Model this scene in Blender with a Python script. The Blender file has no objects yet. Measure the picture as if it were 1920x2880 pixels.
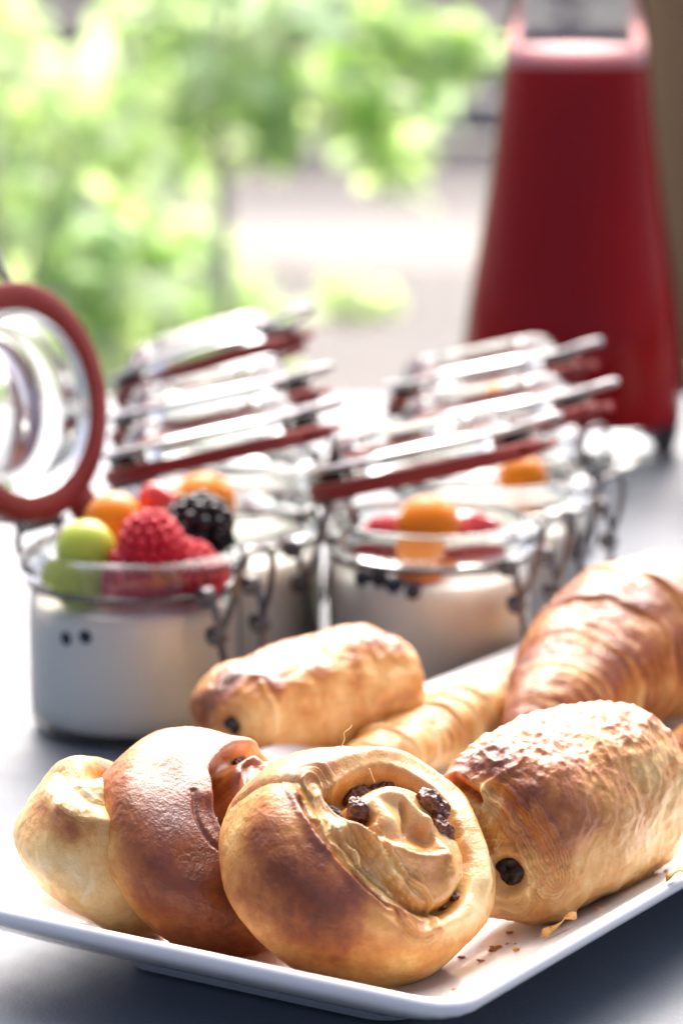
import bpy, math, random
import numpy as np
from mathutils import Vector, Matrix

# ------------------------------------------------------------------ camera, sky, sun, exposure
S = bpy.context.scene
COL = S.collection
R = math.radians
CAM_H, PITCH, FPX = 0.29, R(11.0), 8800.0
cd = bpy.data.cameras.new('camera')
cam = bpy.data.objects.new('camera', cd)
COL.objects.link(cam)
cam.location = (0, 0, CAM_H)
cam.rotation_euler = (R(90) - PITCH, 0, 0)
cd.sensor_fit = 'VERTICAL'
cd.sensor_height = 36.0
cd.lens = 36.0 * FPX / 2880.0
cd.clip_start = 0.05
cd.clip_end = 200
cd.dof.use_dof = True
cd.dof.focus_distance = 0.838
cd.dof.aperture_fstop = 10.4
S.camera = cam

SUN_EL, SUN_AZ = R(50), R(3)        # azimuth from +Y (straight ahead), negative = left
w = bpy.data.worlds.new('World')
S.world = w
w.use_nodes = True
nt = w.node_tree
sky = nt.nodes.new('ShaderNodeTexSky')
sky.sky_type = 'NISHITA'
sky.sun_disc = False
sky.sun_elevation = SUN_EL
sky.sun_rotation = SUN_AZ
sky.air_density = 0.22
sky.dust_density = 4.5
sky.ozone_density = 0.3
nt.links.new(sky.outputs[0], nt.nodes['Background'].inputs['Color'])
nt.nodes['Background'].inputs['Strength'].default_value = 0.135
sd = bpy.data.lights.new('sun', 'SUN')
sd.energy = 1.5
sd.angle = R(70)
sd.color = (1.0, 0.96, 0.90)
sun = bpy.data.objects.new('sun', sd)
COL.objects.link(sun)
sdir = Vector((math.sin(SUN_AZ) * math.cos(SUN_EL), math.cos(SUN_AZ) * math.cos(SUN_EL), math.sin(SUN_EL)))
sun.rotation_euler = (-sdir).to_track_quat('-Z', 'Y').to_euler()
sun.location = sdir * 20
S.view_settings.view_transform = 'Standard'
S.view_settings.look = 'None'
S.view_settings.exposure = 2.0
S.view_settings.gamma = 1.0
S.cycles.use_denoising = True
S.cycles.max_bounces = 14
S.cycles.transparent_max_bounces = 16
S.cycles.transmission_bounces = 10
S.cycles.sample_clamp_indirect = 6.0

DBG = False
random.seed(5)
RNG = np.random.default_rng(11)

# ------------------------------------------------------------------ measuring: photo pixel -> point in the place
def ray(px, py):
    x = (px - 960) / FPX
    y = -(py - 1440) / FPX
    return np.array([x, math.cos(PITCH) + y * math.sin(PITCH), -math.sin(PITCH) + y * math.cos(PITCH)])
CAMP = np.array([0, 0, CAM_H])
def at_z(px, py, z):
    d = ray(px, py)
    return CAMP + d * ((z - CAM_H) / d[2])
def at_y(px, py, y):
    d = ray(px, py)
    return CAMP + d * (y / d[1])
def proj(P):
    q = P - CAMP
    fw = q[..., 1] * math.cos(PITCH) - q[..., 2] * math.sin(PITCH)
    up = q[..., 1] * math.sin(PITCH) + q[..., 2] * math.cos(PITCH)
    return 960 + FPX * q[..., 0] / fw, 1440 - FPX * up / fw

# ------------------------------------------------------------------ object helpers
def tag(o, label=None, cat=None, group=None, kind=None):
    if label: o['label'] = label
    if cat: o['category'] = cat
    if group: o['group'] = group
    if kind: o['kind'] = kind
    return o
def empty(name, loc, label, cat, group=None):
    o = bpy.data.objects.new(name, None)
    COL.objects.link(o)
    o.location = loc
    o.empty_display_size = 0.01
    return tag(o, label, cat, group)
def mesh_from(name, verts, faces, smooth=True):
    me = bpy.data.meshes.new(name)
    me.from_pydata([tuple(v) for v in verts], [], faces)
    if smooth:
        me.polygons.foreach_set('use_smooth', [True] * len(me.polygons))
    me.update()
    return me
def link(name, me, mat, parent=None, loc=(0, 0, 0)):
    o = bpy.data.objects.new(name, me)
    COL.objects.link(o)
    if mat: 
        if len(me.materials) == 0: me.materials.append(mat)
    o.location = loc
    if parent: o.parent = parent
    return o
def grid_mesh(name, G, wrap=True, attrs=None, caps=True, flip=False):
    """G: rows x cols x 3 (numpy), cols wrap round"""
    nr, ns = G.shape[:2]
    V = G.reshape(-1, 3)
    i = np.arange(nr - 1)[:, None]
    j = np.arange(ns if wrap else ns - 1)[None, :]
    j2 = (j + 1) % ns
    a = (i * ns + j).ravel(); b = (i * ns + j2).ravel(); c = ((i + 1) * ns + j2).ravel(); d = ((i + 1) * ns + j).ravel()
    Q = np.stack([a, d, c, b] if not flip else [a, b, c, d], 1)
    me = bpy.data.meshes.new(name)
    me.vertices.add(len(V)); me.vertices.foreach_set('co', V.astype(np.float32).ravel())
    nq = len(Q)
    me.loops.add(nq * 4); me.loops.foreach_set('vertex_index', Q.astype(np.int32).ravel())
    me.polygons.add(nq)
    me.polygons.foreach_set('loop_start', np.arange(0, nq * 4, 4, dtype=np.int32))
    me.polygons.foreach_set('loop_total', np.full(nq, 4, dtype=np.int32))
    me.polygons.foreach_set('use_smooth', np.ones(nq, dtype=bool))
    for k, A in (attrs or {}).items():
        at = me.attributes.new(k, 'FLOAT', 'POINT')
        at.data.foreach_set('value', np.asarray(A, dtype=np.float32).ravel())
    me.update(calc_edges=True)
    me.validate()
    return me
def lathe(name, prof, seg=64, closed=False):
    """prof: list of (r,z); closed joins the last point to the first (a solid ring)"""
    V, Fc = [], []
    n = len(prof)
    for k in range(seg):
        a = 2 * math.pi * k / seg
        for r, z in prof:
            V.append((r * math.cos(a), r * math.sin(a), z))
    m = n if closed else n - 1
    for k in range(seg):
        k2 = (k + 1) % seg
        for q in range(m):
            q2 = (q + 1) % n
            Fc.append((k * n + q, k2 * n + q, k2 * n + q2, k * n + q2))
    return V, Fc
def smooth_path(pts, n):
    P = np.array(pts, float)
    m = len(P)
    out = []
    for t in np.linspace(0, m - 1, n):
        i = min(int(t), m - 2); f = t - i
        p0 = P[max(i - 1, 0)]; p1 = P[i]; p2 = P[i + 1]; p3 = P[min(i + 2, m - 1)]
        out.append(0.5 * ((2 * p1) + (-p0 + p2) * f + (2 * p0 - 5 * p1 + 4 * p2 - p3) * f * f + (-p0 + 3 * p1 - 3 * p2 + p3) * f ** 3))
    return np.array(out)
def tube(pts, r, seg=8, closed=False):
    P = np.array(pts, float)
    n = len(P)
    rr = np.broadcast_to(np.asarray(r, float), (n,))
    if closed: T = np.roll(P, -1, 0) - np.roll(P, 1, 0)
    else: T = np.gradient(P, axis=0)
    T /= np.linalg.norm(T, axis=1)[:, None] + 1e-12
    up = np.array([0, 0, 1.0]) if abs(T[0][2]) < 0.9 else np.array([1.0, 0, 0])
    N = np.cross(T[0], up); N /= np.linalg.norm(N)
    V, Fc = [], []
    for i in range(n):
        N = N - T[i] * (N @ T[i]); N /= np.linalg.norm(N) + 1e-12
        B = np.cross(T[i], N)
        for k in range(seg):
            a = 2 * math.pi * k / seg
            V.append(P[i] + rr[i] * (math.cos(a) * N + math.sin(a) * B))
    for i in range(n if closed else n - 1):
        i2 = (i + 1) % n
        for k in range(seg):
            k2 = (k + 1) % seg
            Fc.append((i * seg + k, i * seg + k2, i2 * seg + k2, i2 * seg + k))
    if not closed:
        Fc.append(tuple(range(seg))[::-1]); Fc.append(tuple(range((n - 1) * seg, n * seg)))
    return V, Fc
def join(*parts):
    V, Fc = [], []
    for v, f in parts:
        o = len(V)
        V += [tuple(x) for x in v]
        Fc += [tuple(i + o for i in q) for q in f]
    return V, Fc
def box(x0, x1, y0, y1, z0, z1):
    V = [(x0, y0, z0), (x1, y0, z0), (x1, y1, z0), (x0, y1, z0), (x0, y0, z1), (x1, y0, z1), (x1, y1, z1), (x0, y1, z1)]
    return V, [(0, 3, 2, 1), (4, 5, 6, 7), (0, 1, 5, 4), (1, 2, 6, 5), (2, 3, 7, 6), (3, 0, 4, 7)]

# ------------------------------------------------------------------ numpy noise
_perm = RNG.permutation(256)
_perm = np.concatenate([_perm, _perm, _perm])
_grad = RNG.normal(size=(256, 3)); _grad /= np.linalg.norm(_grad, axis=1)[:, None]
def pnoise(P):
    i = np.floor(P).astype(int); f = P - i
    i &= 255
    u = f * f * f * (f * (f * 6 - 15) + 10)
    res = 0
    for dx in (0, 1):
        wx = u[..., 0] if dx else 1 - u[..., 0]
        for dy in (0, 1):
            wy = u[..., 1] if dy else 1 - u[..., 1]
            for dz in (0, 1):
                wz = u[..., 2] if dz else 1 - u[..., 2]
                h = _perm[_perm[_perm[(i[..., 0] + dx) & 255] + ((i[..., 1] + dy) & 255)] + ((i[..., 2] + dz) & 255)]
                g = _grad[h]
                res = res + wx * wy * wz * (g[..., 0] * (f[..., 0] - dx) + g[..., 1] * (f[..., 1] - dy) + g[..., 2] * (f[..., 2] - dz))
    return res * 1.6
def fbm(P, oct=4, gain=0.5):
    a, s, r = 1.0, 1.0, 0
    for k in range(oct):
        r = r + a * pnoise(P * s + 17.3 * k)
        a *= gain; s *= 2.03
    return r
def ridged(P, oct=3):
    a, s, r = 1.0, 1.0, 0
    for k in range(oct):
        r = r + a * (1 - 2 * np.abs(pnoise(P * s + 9.1 * k)))
        a *= 0.5; s *= 2.1
    return r
def sstep(a, b, x):
    t = np.clip((x - a) / (b - a), 0, 1)
    return t * t * (3 - 2 * t)

# ------------------------------------------------------------------ materials
class NT:
    def __init__(s, name):
        s.m = bpy.data.materials.new(name); s.m.use_nodes = True
        s.t = s.m.node_tree; s.b = s.t.nodes['Principled BSDF']; s.out = s.t.nodes['Material Output']
    def n(s, typ, **kw):
        x = s.t.nodes.new(typ)
        for k, v in kw.items(): setattr(x, k, v)
        return x
    def l(s, a, b): s.t.links.new(a, b)
    def set(s, **kw):
        for k, v in kw.items():
            k = k.replace('_', ' ')
            s.b.inputs[k].default_value = v
        return s
    def ramp(s, stops):
        r = s.n('ShaderNodeValToRGB')
        e = r.color_ramp.elements
        while len(e) < len(stops): e.new(0.5)
        for q, (p, c) in zip(e, stops): q.position = p; q.color = (*c, 1)
        return r
    def noise(s, scale, detail=4, rough=0.55, src=None):
        x = s.n('ShaderNodeTexNoise'); x.inputs['Scale'].default_value = scale
        x.inputs['Detail'].default_value = detail; x.inputs['Roughness'].default_value = rough
        if src is None:
            tc = s.n('ShaderNodeTexCoord'); src = tc.outputs['Object']
        s.l(src, x.inputs['Vector'])
        return x
    def math(s, op, a, b):
        x = s.n('ShaderNodeMath', operation=op)
        for k, v in enumerate((a, b)):
            if isinstance(v, (int, float)): x.inputs[k].default_value = v
            else: s.l(v, x.inputs[k])
        return x.outputs[0]
def simple(name, col, rough=0.5, metal=0.0, **kw):
    m = NT(name)
    m.set(Base_Color=(*col, 1), Roughness=rough, Metallic=metal, **kw)
    return m

def pastry_material():
    m = NT('baked_dough')
    at = m.n('ShaderNodeAttribute', attribute_name='bake')
    ag = m.n('ShaderNodeAttribute', attribute_name='gloss')
    tc = m.n('ShaderNodeTexCoord').outputs['Object']
    n1 = m.noise(420, 5, 0.65, tc); n2 = m.noise(1500, 3, 0.6, tc); n0 = m.noise(110, 3, 0.5, tc); n3 = m.noise(170, 3, 0.6, tc)
    lc = m.n('ShaderNodeAttribute', attribute_name='leaf_run').outputs['Fac']
    lw = m.n('ShaderNodeAttribute', attribute_name='leaf_amount').outputs['Fac']
    sh = m.math('ADD', lc, m.math('MULTIPLY', m.math('SUBTRACT', n1.outputs['Fac'], 0.5), 0.55))
    f1 = m.math('POWER', m.math('FRACT', sh, 0), 1.8)
    f2 = m.math('POWER', m.math('FRACT', m.math('ADD', m.math('MULTIPLY', sh, 2.37), 0.4), 0), 1.6)
    brk = m.math('MULTIPLY', m.math('SUBTRACT', n3.outputs['Fac'], 0.30), 3.2); 
    brk = m.math('MINIMUM', m.math('MAXIMUM', brk, 0.1), 1.0)
    leaf = m.math('MULTIPLY', m.math('MULTIPLY', m.math('ADD', f1, m.math('MULTIPLY', f2, 0.5)), lw), brk)
    v = m.math('ADD', at.outputs['Fac'], m.math('MULTIPLY', m.math('SUBTRACT', n1.outputs['Fac'], 0.5), 0.24))
    v = m.math('ADD', v, m.math('MULTIPLY', m.math('SUBTRACT', n2.outputs['Fac'], 0.5), 0.12))
    v = m.math('ADD', v, m.math('MULTIPLY', m.math('SUBTRACT', n0.outputs['Fac'], 0.5), 0.22))
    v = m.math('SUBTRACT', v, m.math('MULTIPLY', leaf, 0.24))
    v = m.math('ADD', v, m.math('MULTIPLY', lw, 0.11))
    r = m.ramp([(0.0, (0.88, 0.69, 0.39)), (0.2, (0.82, 0.53, 0.20)), (0.40, (0.64, 0.285, 0.060)), (0.62, (0.40, 0.112, 0.015)), (0.82, (0.21, 0.042, 0.006)), (1.0, (0.10, 0.020, 0.004))])
    m.l(v, r.inputs['Fac'])
    m.l(r.outputs['Color'], m.b.inputs['Base Color'])
    rg = m.math('SUBTRACT', 0.62, m.math('MULTIPLY', ag.outputs['Fac'], 0.28))
    m.l(rg, m.b.inputs['Roughness'])
    m.l(m.math('MULTIPLY', ag.outputs['Fac'], 0.85), m.b.inputs['Coat Weight'])
    m.set(Specular_IOR_Level=0.5, Coat_Roughness=0.14, Subsurface_Weight=0.12, Subsurface_Scale=0.004)
    m.b.inputs['Subsurface Radius'].default_value = (1.0, 0.45, 0.15)
    b1 = m.n('ShaderNodeBump'); b1.inputs['Distance'].default_value = 0.0007; b1.inputs['Strength'].default_value = 0.55
    h = m.math('ADD', m.math('ADD', m.math('MULTIPLY', n1.outputs['Fac'], 0.8), m.math('MULTIPLY', n2.outputs['Fac'], 0.4)), m.math('MULTIPLY', leaf, 1.5))
    m.l(h, b1.inputs['Height'])
    m.l(b1.outputs[0], m.b.inputs['Normal'])
    m.l(b1.outputs[0], m.b.inputs['Coat Normal'])
    return m.m
M = {}
M['pastry'] = pastry_material()
def mk():
    m = simple('raisin_skin', (0.045, 0.010, 0.004), 0.28, Coat_Weight=0.5, Coat_Roughness=0.12, Subsurface_Weight=0.15, Subsurface_Scale=0.003)
    n = m.noise(700, 4); r = m.ramp([(0.3, (0.035, 0.007, 0.003)), (0.55, (0.13, 0.026, 0.006)), (0.75, (0.34, 0.085, 0.012))]); m.l(n.outputs['Fac'], r.inputs[0]); m.l(r.outputs[0], m.b.inputs['Base Color'])
    b = m.n('ShaderNodeBump'); b.inputs['Distance'].default_value = 0.0008; m.l(n.outputs['Fac'], b.inputs['Height']); m.l(b.outputs[0], m.b.inputs['Normal'])
    M['raisin'] = m.m
    m = simple('dark_chocolate', (0.022, 0.012, 0.008), 0.42, Specular_IOR_Level=0.35)
    n = m.noise(500, 4); b = m.n('ShaderNodeBump'); b.inputs['Distance'].default_value = 0.0006; m.l(n.outputs['Fac'], b.inputs['Height']); m.l(b.outputs[0], m.b.inputs['Normal'])
    M['chocolate'] = m.m
    m = simple('white_glaze', (0.82, 0.81, 0.80), 0.16, Coat_Weight=0.4, Coat_Roughness=0.05)
    n = m.noise(9, 3); r = m.ramp([(0.3, (0.78, 0.77, 0.77)), (0.7, (0.83, 0.82, 0.81))]); m.l(n.outputs['Fac'], r.inputs[0]); m.l(r.outputs[0], m.b.inputs['Base Color'])
    M['china'] = m.m
    # table paint: dark blue-grey satin
    m = simple('table_paint', (0.075, 0.09, 0.112), 0.30, Specular_IOR_Level=0.6)
    n = m.noise(14, 6, 0.65); r = m.ramp([(0.25, (0.080, 0.097, 0.120)), (0.75, (0.106, 0.126, 0.154))]); m.l(n.outputs['Fac'], r.inputs[0]); m.l(r.outputs[0], m.b.inputs['Base Color'])
    n2 = m.noise(60, 6, 0.7); r2 = m.ramp([(0.3, (0.48,) * 3), (0.8, (0.58,) * 3)]); m.l(n2.outputs['Fac'], r2.inputs[0]); m.l(r2.outputs[0], m.b.inputs['Roughness'])
    n3 = m.noise(900, 3); b = m.n('ShaderNodeBump'); b.inputs['Distance'].default_value = 0.00012; m.l(n3.outputs['Fac'], b.inputs['Height']); m.l(b.outputs[0], m.b.inputs['Normal'])
    M['table'] = m.m
    # solid clear glass
    m = simple('clear_glass', (0.84, 0.88, 0.87), 0.02, Transmission_Weight=1.0, IOR=1.48)
    M['glass'] = m.m
    M['hazy'] = simple('hazy_glass', (0.96, 0.98, 0.97), 0.13, Transmission_Weight=1.0, IOR=1.42).m
    # thin glass wall: light goes straight through, the surface only mirrors by Fresnel
    m = NT('thin_glass_wall')
    m.t.nodes.remove(m.b)
    tr = m.n('ShaderNodeBsdfTransparent'); tr.inputs[0].default_value = (0.955, 0.975, 0.97, 1)
    gl = m.n('ShaderNodeBsdfGlossy'); gl.inputs['Roughness'].default_value = 0.03
    fr = m.n('ShaderNodeFresnel'); fr.inputs['IOR'].default_value = 1.42
    mx = m.n('ShaderNodeMixShader'); m.l(fr.outputs[0], mx.inputs[0]); m.l(tr.outputs[0], mx.inputs[1]); m.l(gl.outputs[0], mx.inputs[2]); m.l(mx.outputs[0], m.out.inputs['Surface'])
    M['thin'] = m.m
    m2 = m.m.copy(); m2.name = 'carafe_glass'
    for q in m2.node_tree.nodes:
        if q.type == 'FRESNEL': q.inputs['IOR'].default_value = 1.22
    M['carafe'] = m2
    m2 = m.m.copy(); m2.name = 'lid_glass'
    for q in m2.node_tree.nodes:
        if q.type == 'FRESNEL': q.inputs['IOR'].default_value = 1.30
    M['lid'] = m2
    M['clasp'] = simple('dull_steel', (0.15, 0.14, 0.14), 0.34, 1.0).m
    M['wire'] = simple('steel_wire', (0.42, 0.41, 0.41), 0.38, 0.85).m
    m = simple('red_rubber', (0.23, 0.030, 0.024), 0.6, Specular_IOR_Level=0.25, Subsurface_Weight=0.1, Subsurface_Scale=0.003)
    M['rubber'] = m.m
    m = simple('yogurt_white', (0.90, 0.865, 0.78), 0.35, Subsurface_Weight=0.3, Subsurface_Scale=0.006)
    M['yogurt'] = m.m
    M['grape'] = simple('grape_skin', (0.46, 0.55, 0.07), 0.28, Specular_IOR_Level=0.3, Subsurface_Weight=0.6, Subsurface_Scale=0.006).m
    M['physalis'] = simple('physalis_skin', (0.78, 0.22, 0.004), 0.3, Specular_IOR_Level=0.3, Subsurface_Weight=0.1, Subsurface_Scale=0.004).m
    M['raspberry'] = simple('raspberry_skin', (0.52, 0.012, 0.03), 0.38, Specular_IOR_Level=0.3, Subsurface_Weight=0.4, Subsurface_Scale=0.004).m
    M['blackberry'] = simple('blackberry_skin', (0.006, 0.004, 0.007), 0.14, Specular_IOR_Level=0.35).m
    M['strawberry'] = simple('strawberry_skin', (0.65, 0.03, 0.02), 0.25, Subsurface_Weight=0.3, Subsurface_Scale=0.004, Coat_Weight=0.3).m
    M['blueberry'] = simple('blueberry_skin', (0.012, 0.014, 0.03), 0.5).m
    m = simple('red_juice', (0.42, 0.006, 0.007), 0.5, Specular_IOR_Level=0.04, Subsurface_Weight=0.9, Subsurface_Scale=0.03)
    m.b.inputs['Subsurface Radius'].default_value = (1.0, 0.06, 0.05)
    M['juice'] = m.m
    M['froth'] = simple('pink_froth', (0.88, 0.42, 0.42), 0.6, Subsurface_Weight=0.4, Subsurface_Scale=0.01).m
mk()
def leaf_mat(name, c0, c1, tr):
    m = NT(name)
    at = m.n('ShaderNodeAttribute', attribute_name='tone')
    r = m.ramp([(0.0, c0), (1.0, c1)]); m.l(at.outputs['Fac'], r.inputs[0])
    m.l(r.outputs[0], m.b.inputs['Base Color']); m.set(Roughness=0.38)
    t = m.n('ShaderNodeBsdfTranslucent')
    r2 = m.ramp([(0.0, tuple(x * 1.25 for x in c0)), (1.0, (c1[0] * 1.28, min(1, c1[1] * 1.2), c1[2] * .92))]); m.l(at.outputs['Fac'], r2.inputs[0]); m.l(r2.outputs[0], t.inputs[0])
    mx = m.n('ShaderNodeMixShader'); mx.inputs[0].default_value = tr
    m.l(m.b.outputs[0], mx.inputs[1]); m.l(t.outputs[0], mx.inputs[2]); m.l(mx.outputs[0], m.out.inputs['Surface'])
    return m.m
M['leaf'] = leaf_mat('shrub_leaf', (0.36, 0.50, 0.37), (0.60, 0.77, 0.42), 0.68)
M['bark'] = simple('grey_bark', (0.45, 0.41, 0.37), 0.85).m
def ground_mat():
    m = simple('gravel', (0.4, 0.36, 0.33), 0.9)
    n = m.noise(45, 5, 0.7); n2 = m.noise(0.7, 3)
    r = m.ramp([(0.3, (0.15, 0.14, 0.135)), (0.7, (0.22, 0.205, 0.20))])
    m.l(m.math('ADD', m.math('MULTIPLY', n.outputs['Fac'], 0.6), m.math('MULTIPLY', n2.outputs['Fac'], 0.4)), r.inputs[0]); m.l(r.outputs[0], m.b.inputs['Base Color'])
    b = m.n('ShaderNodeBump'); b.inputs['Distance'].default_value = 0.01; m.l(n.outputs['Fac'], b.inputs['Height']); m.l(b.outputs[0], m.b.inputs['Normal'])
    return m.m
M['gravel'] = ground_mat()
def wood_mat(name, c0, c1):
    m = simple(name, c0, 0.65)
    tc = m.n('ShaderNodeTexCoord'); mp = m.n('ShaderNodeMapping'); mp.inputs['Scale'].default_value = (30, 30, 2.0)
    m.l(tc.outputs['Object'], mp.inputs[0]); n = m.noise(2.0, 5, 0.6, mp.outputs[0])
    r = m.ramp([(0.3, c0), (0.7, c1)]); m.l(n.outputs['Fac'], r.inputs[0]); m.l(r.outputs[0], m.b.inputs['Base Color'])
    b = m.n('ShaderNodeBump'); b.inputs['Distance'].default_value = 0.002; m.l(n.outputs['Fac'], b.inputs['Height']); m.l(b.outputs[0], m.b.inputs['Normal'])
    return m.m
M['fence'] = wood_mat('weathered_wood', (0.30, 0.26, 0.24), (0.42, 0.37, 0.34))
M['post'] = wood_mat('brown_wood', (0.26, 0.155, 0.075), (0.33, 0.20, 0.10))
M['paving'] = simple('pale_stone', (0.21, 0.185, 0.175), 0.8).m

# ------------------------------------------------------------------ the setting
GZ = -0.75
me = mesh_from('ground', [(-90, -6, GZ), (90, -6, GZ), (90, 150, GZ), (-90, 150, GZ)], [(0, 1, 2, 3)])
tag(link('ground', me, M['gravel']), kind='structure')
me = mesh_from('path', [(-3.0, 9.0, GZ + .004), (6, 9.0, GZ + .004), (6, 10.5, GZ + .004), (-3, 10.5, GZ + .004)], [(0, 1, 2, 3)])
tag(link('path', me, M['paving']), kind='structure')

tb = empty('table', (0, 1.0, GZ), 'dark blue-grey painted table carrying the platter, jars and carafe', 'table')
def bevel_box(x0, x1, y0, y1, z0, z1, b):
    prof = [(0, z0), (0, z1 - b), (b * .3, z1 - b * .3), (b, z1)]
    V, Fc = [], []
    for ins, z in prof:
        V += [(x0 + ins, y0 + ins, z), (x1 - ins, y0 + ins, z), (x1 - ins, y1 - ins, z), (x0 + ins, y1 - ins, z)]
    for k in range(3):
        for q in range(4):
            q2 = (q + 1) % 4
            Fc.append((k * 4 + q, k * 4 + q2, k * 4 + 4 + q2, k * 4 + 4 + q))
    Fc.append((12, 13, 14, 15)); Fc.append((3, 2, 1, 0))
    return V, Fc
V, Fc = bevel_box(-.80, .60, -.45, .865, -.035 - GZ, -GZ, .006)
link('table_top', mesh_from('table_top', V, Fc, False), M['table'], tb)
for lx in (-.74, .49):
    for ly in (-.40, .76):
        V, Fc = box(lx, lx + .05, ly, ly + .05, 0, -.035 - GZ)
        link('leg', mesh_from('leg', V, Fc, False), M['table'], tb)

# brown right-edge shape, set low and far as stand-in so table mirrors sky
pc = empty('stand_in_screen', (1.25, 6.0, GZ), 'low brown board screen standing in for a post at the right edge behind the carafe', 'screen')
bm_ = mesh_from('board', *bevel_box(-.058, .058, -.012, .012, .06, 1.12, .004), False)
for k in range(11):
    link('board', bm_, M['post'], pc, (-.56 + k * .12, 0, 0))
Vp, Fp = bevel_box(-.66, .74, -.03, .03, 1.12, 1.18, .006)
link('top_rail', mesh_from('top_rail', Vp, Fp, False), M['post'], pc)
pm_ = mesh_from('screen_post', *bevel_box(-.035, .035, -.035, .035, 0, 1.12, .004), False)
for k in (0, 1):
    link('screen_post', pm_, M['post'], pc, (-.655 + k * 1.39, 0, 0))

# slatted fence far behind
fe = empty('fence', (1.0, 14.0, GZ), 'weathered wooden slat fence at the far side of the garden', 'fence')
slat = None
V, Fc = box(-4.5, 4.5, -.012, .012, 0, .15)
sm = mesh_from('slat', V, Fc, False)
for k in range(10):
    link('slat', sm, M['fence'], fe, (0, -.052, .03 + k * .185))
pm = mesh_from('fence_post', *box(-.04, .04, -.04, .04, 0, 1.95), False)
for k in range(7):
    link('fence_post', pm, M['fence'], fe, (-4.2 + k * 1.4, 0, 0))

# ------------------------------------------------------------------ platter
FC = np.array([0.0278, 0.7245]); PU = np.array([-.845, .535]); PV = np.array([.535, .845])
PL_W, PL_L = .172, .41
def platter():
    cx, cy = FC + PU * PL_W / 2 + PV * PL_L / 2
    rings = []
    NS = 240
    def rr(hu, hv, rad, z):
        # rounded rectangle outline, softly bowed sides
        pts = []
        per = []
        segs = []
        for (sx, sy, a0) in ((1, 1, 0), (-1, 1, 90), (-1, -1, 180), (1, -1, 270)):
            for t in np.linspace(0, 90, NS // 8):
                a = R(a0 + t)
                segs.append((sx * (hu - rad) + rad * math.cos(a), sy * (hv - rad) + rad * math.sin(a)))
        # resample evenly
        P = np.array(segs + segs[:1]); L = np.concatenate([[0], np.cumsum(np.linalg.norm(np.diff(P, axis=0), axis=1))])
        s = np.linspace(0, L[-1], NS, endpoint=False)
        return np.stack([np.interp(s, L, P[:, 0]), np.interp(s, L, P[:, 1]), np.full(NS, z)], 1)
    hu, hv = PL_W / 2, PL_L / 2
    prof = [(-.070, .0095, .006), (-.046, .0096, .010), (-.034, .0114, .013), (-.022, .0156, .015), (-.012, .0202, .014), (-.006, .0238, .011), (-.003, .0257, .0100), (-.0012, .0264, .0095),
            (.0000, .0262, .0090), (.0007, .0251, .0090), (.0006, .0236, .0090), (-.0006, .0220, .0095), (-.004, .0196, .0105), (-.010, .0162, .012), (-.020, .0112, .014), (-.031, .0066, .014), (-.037, .0040, .013), (-.039, .0012, .012), (-.041, .0003, .012), (-.045, .0004, .010), (-.047, .0035, .010), (-.070, .0042, .006)]
    for off, z, rad in prof:
        rings.append(rr(hu + off, hv + off, max(rad, .003), z))
    G = np.array(rings)
    G = np.concatenate([np.broadcast_to(np.array([0, 0, .0095]), (1, NS, 3)), G, np.broadcast_to(np.array([0, 0, .0042]), (1, NS, 3))])
    me = grid_mesh('platter', G)
    o = link('platter', me, M['china'], None, (cx, cy, 0.0002))
    o.rotation_euler = (0, 0, math.atan2(PU[1], PU[0]))
    tag(o, 'rectangular white glazed platter with raised rim holding all the pastries', 'platter')
platter()
PLZ = .0097
def plate_z(x, y):
    q = np.array([x, y]) - FC
    a_, b_ = q @ PU, q @ PV
    return float(np.interp(min(a_, PL_W - a_, b_, PL_L - b_), [0, .003, .006, .012, .022, .034, .046], [.0264, .0257, .0238, .0202, .0156, .0114, .0096]))

# ------------------------------------------------------------------ baked things: a rounded form, then modelled dough on its surface
def unit(v):
    v = np.array(v, float); return v / np.linalg.norm(v)
def super_grid(a, b, c, e1, e2, nr, ns):
    """poles on local z; e1 rounds the profile, e2 the cross-section (1 = ellipse, smaller = boxier)"""
    ph = np.linspace(0, math.pi, 4000)
    f = lambda x, e: np.sign(x) * np.abs(x) ** e
    r = f(np.sin(ph), e1); z = f(np.cos(ph), e1)
    L = np.concatenate([[0], np.cumsum(np.hypot(np.diff(r) * (a + b) / 2, np.diff(z) * c))])
    s = np.interp(np.linspace(0, L[-1], nr), L, ph)
    r = f(np.sin(s), e1); z = f(np.cos(s), e1)
    r[0] = r[-1] = 1e-4
    th0 = np.linspace(0, 2 * math.pi, 4000)
    x = f(np.cos(th0), e2) * a; y = f(np.sin(th0), e2) * b
    L = np.concatenate([[0], np.cumsum(np.hypot(np.diff(x), np.diff(y)))])
    th = np.interp(np.linspace(0, L[-1], ns, endpoint=False), L, th0)
    G = np.zeros((nr, ns, 3))
    G[..., 0] = r[:, None] * (f(np.cos(th), e2) * a)[None]
    G[..., 1] = r[:, None] * (f(np.sin(th), e2) * b)[None]
    G[..., 2] = z[:, None] * c
    return G
def grid_normals(G):
    ds = np.roll(G, -1, 1) - np.roll(G, 1, 1)
    dr = np.gradient(G, axis=0)
    N = np.cross(dr, ds)
    N[0] = N[1].mean(0); N[-1] = N[-2].mean(0)
    N /= np.linalg.norm(N, axis=-1)[..., None] + 1e-15
    C = G.mean((0, 1))
    if ((G - C) * N).sum(-1).mean() < 0: N = -N
    return N
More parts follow.
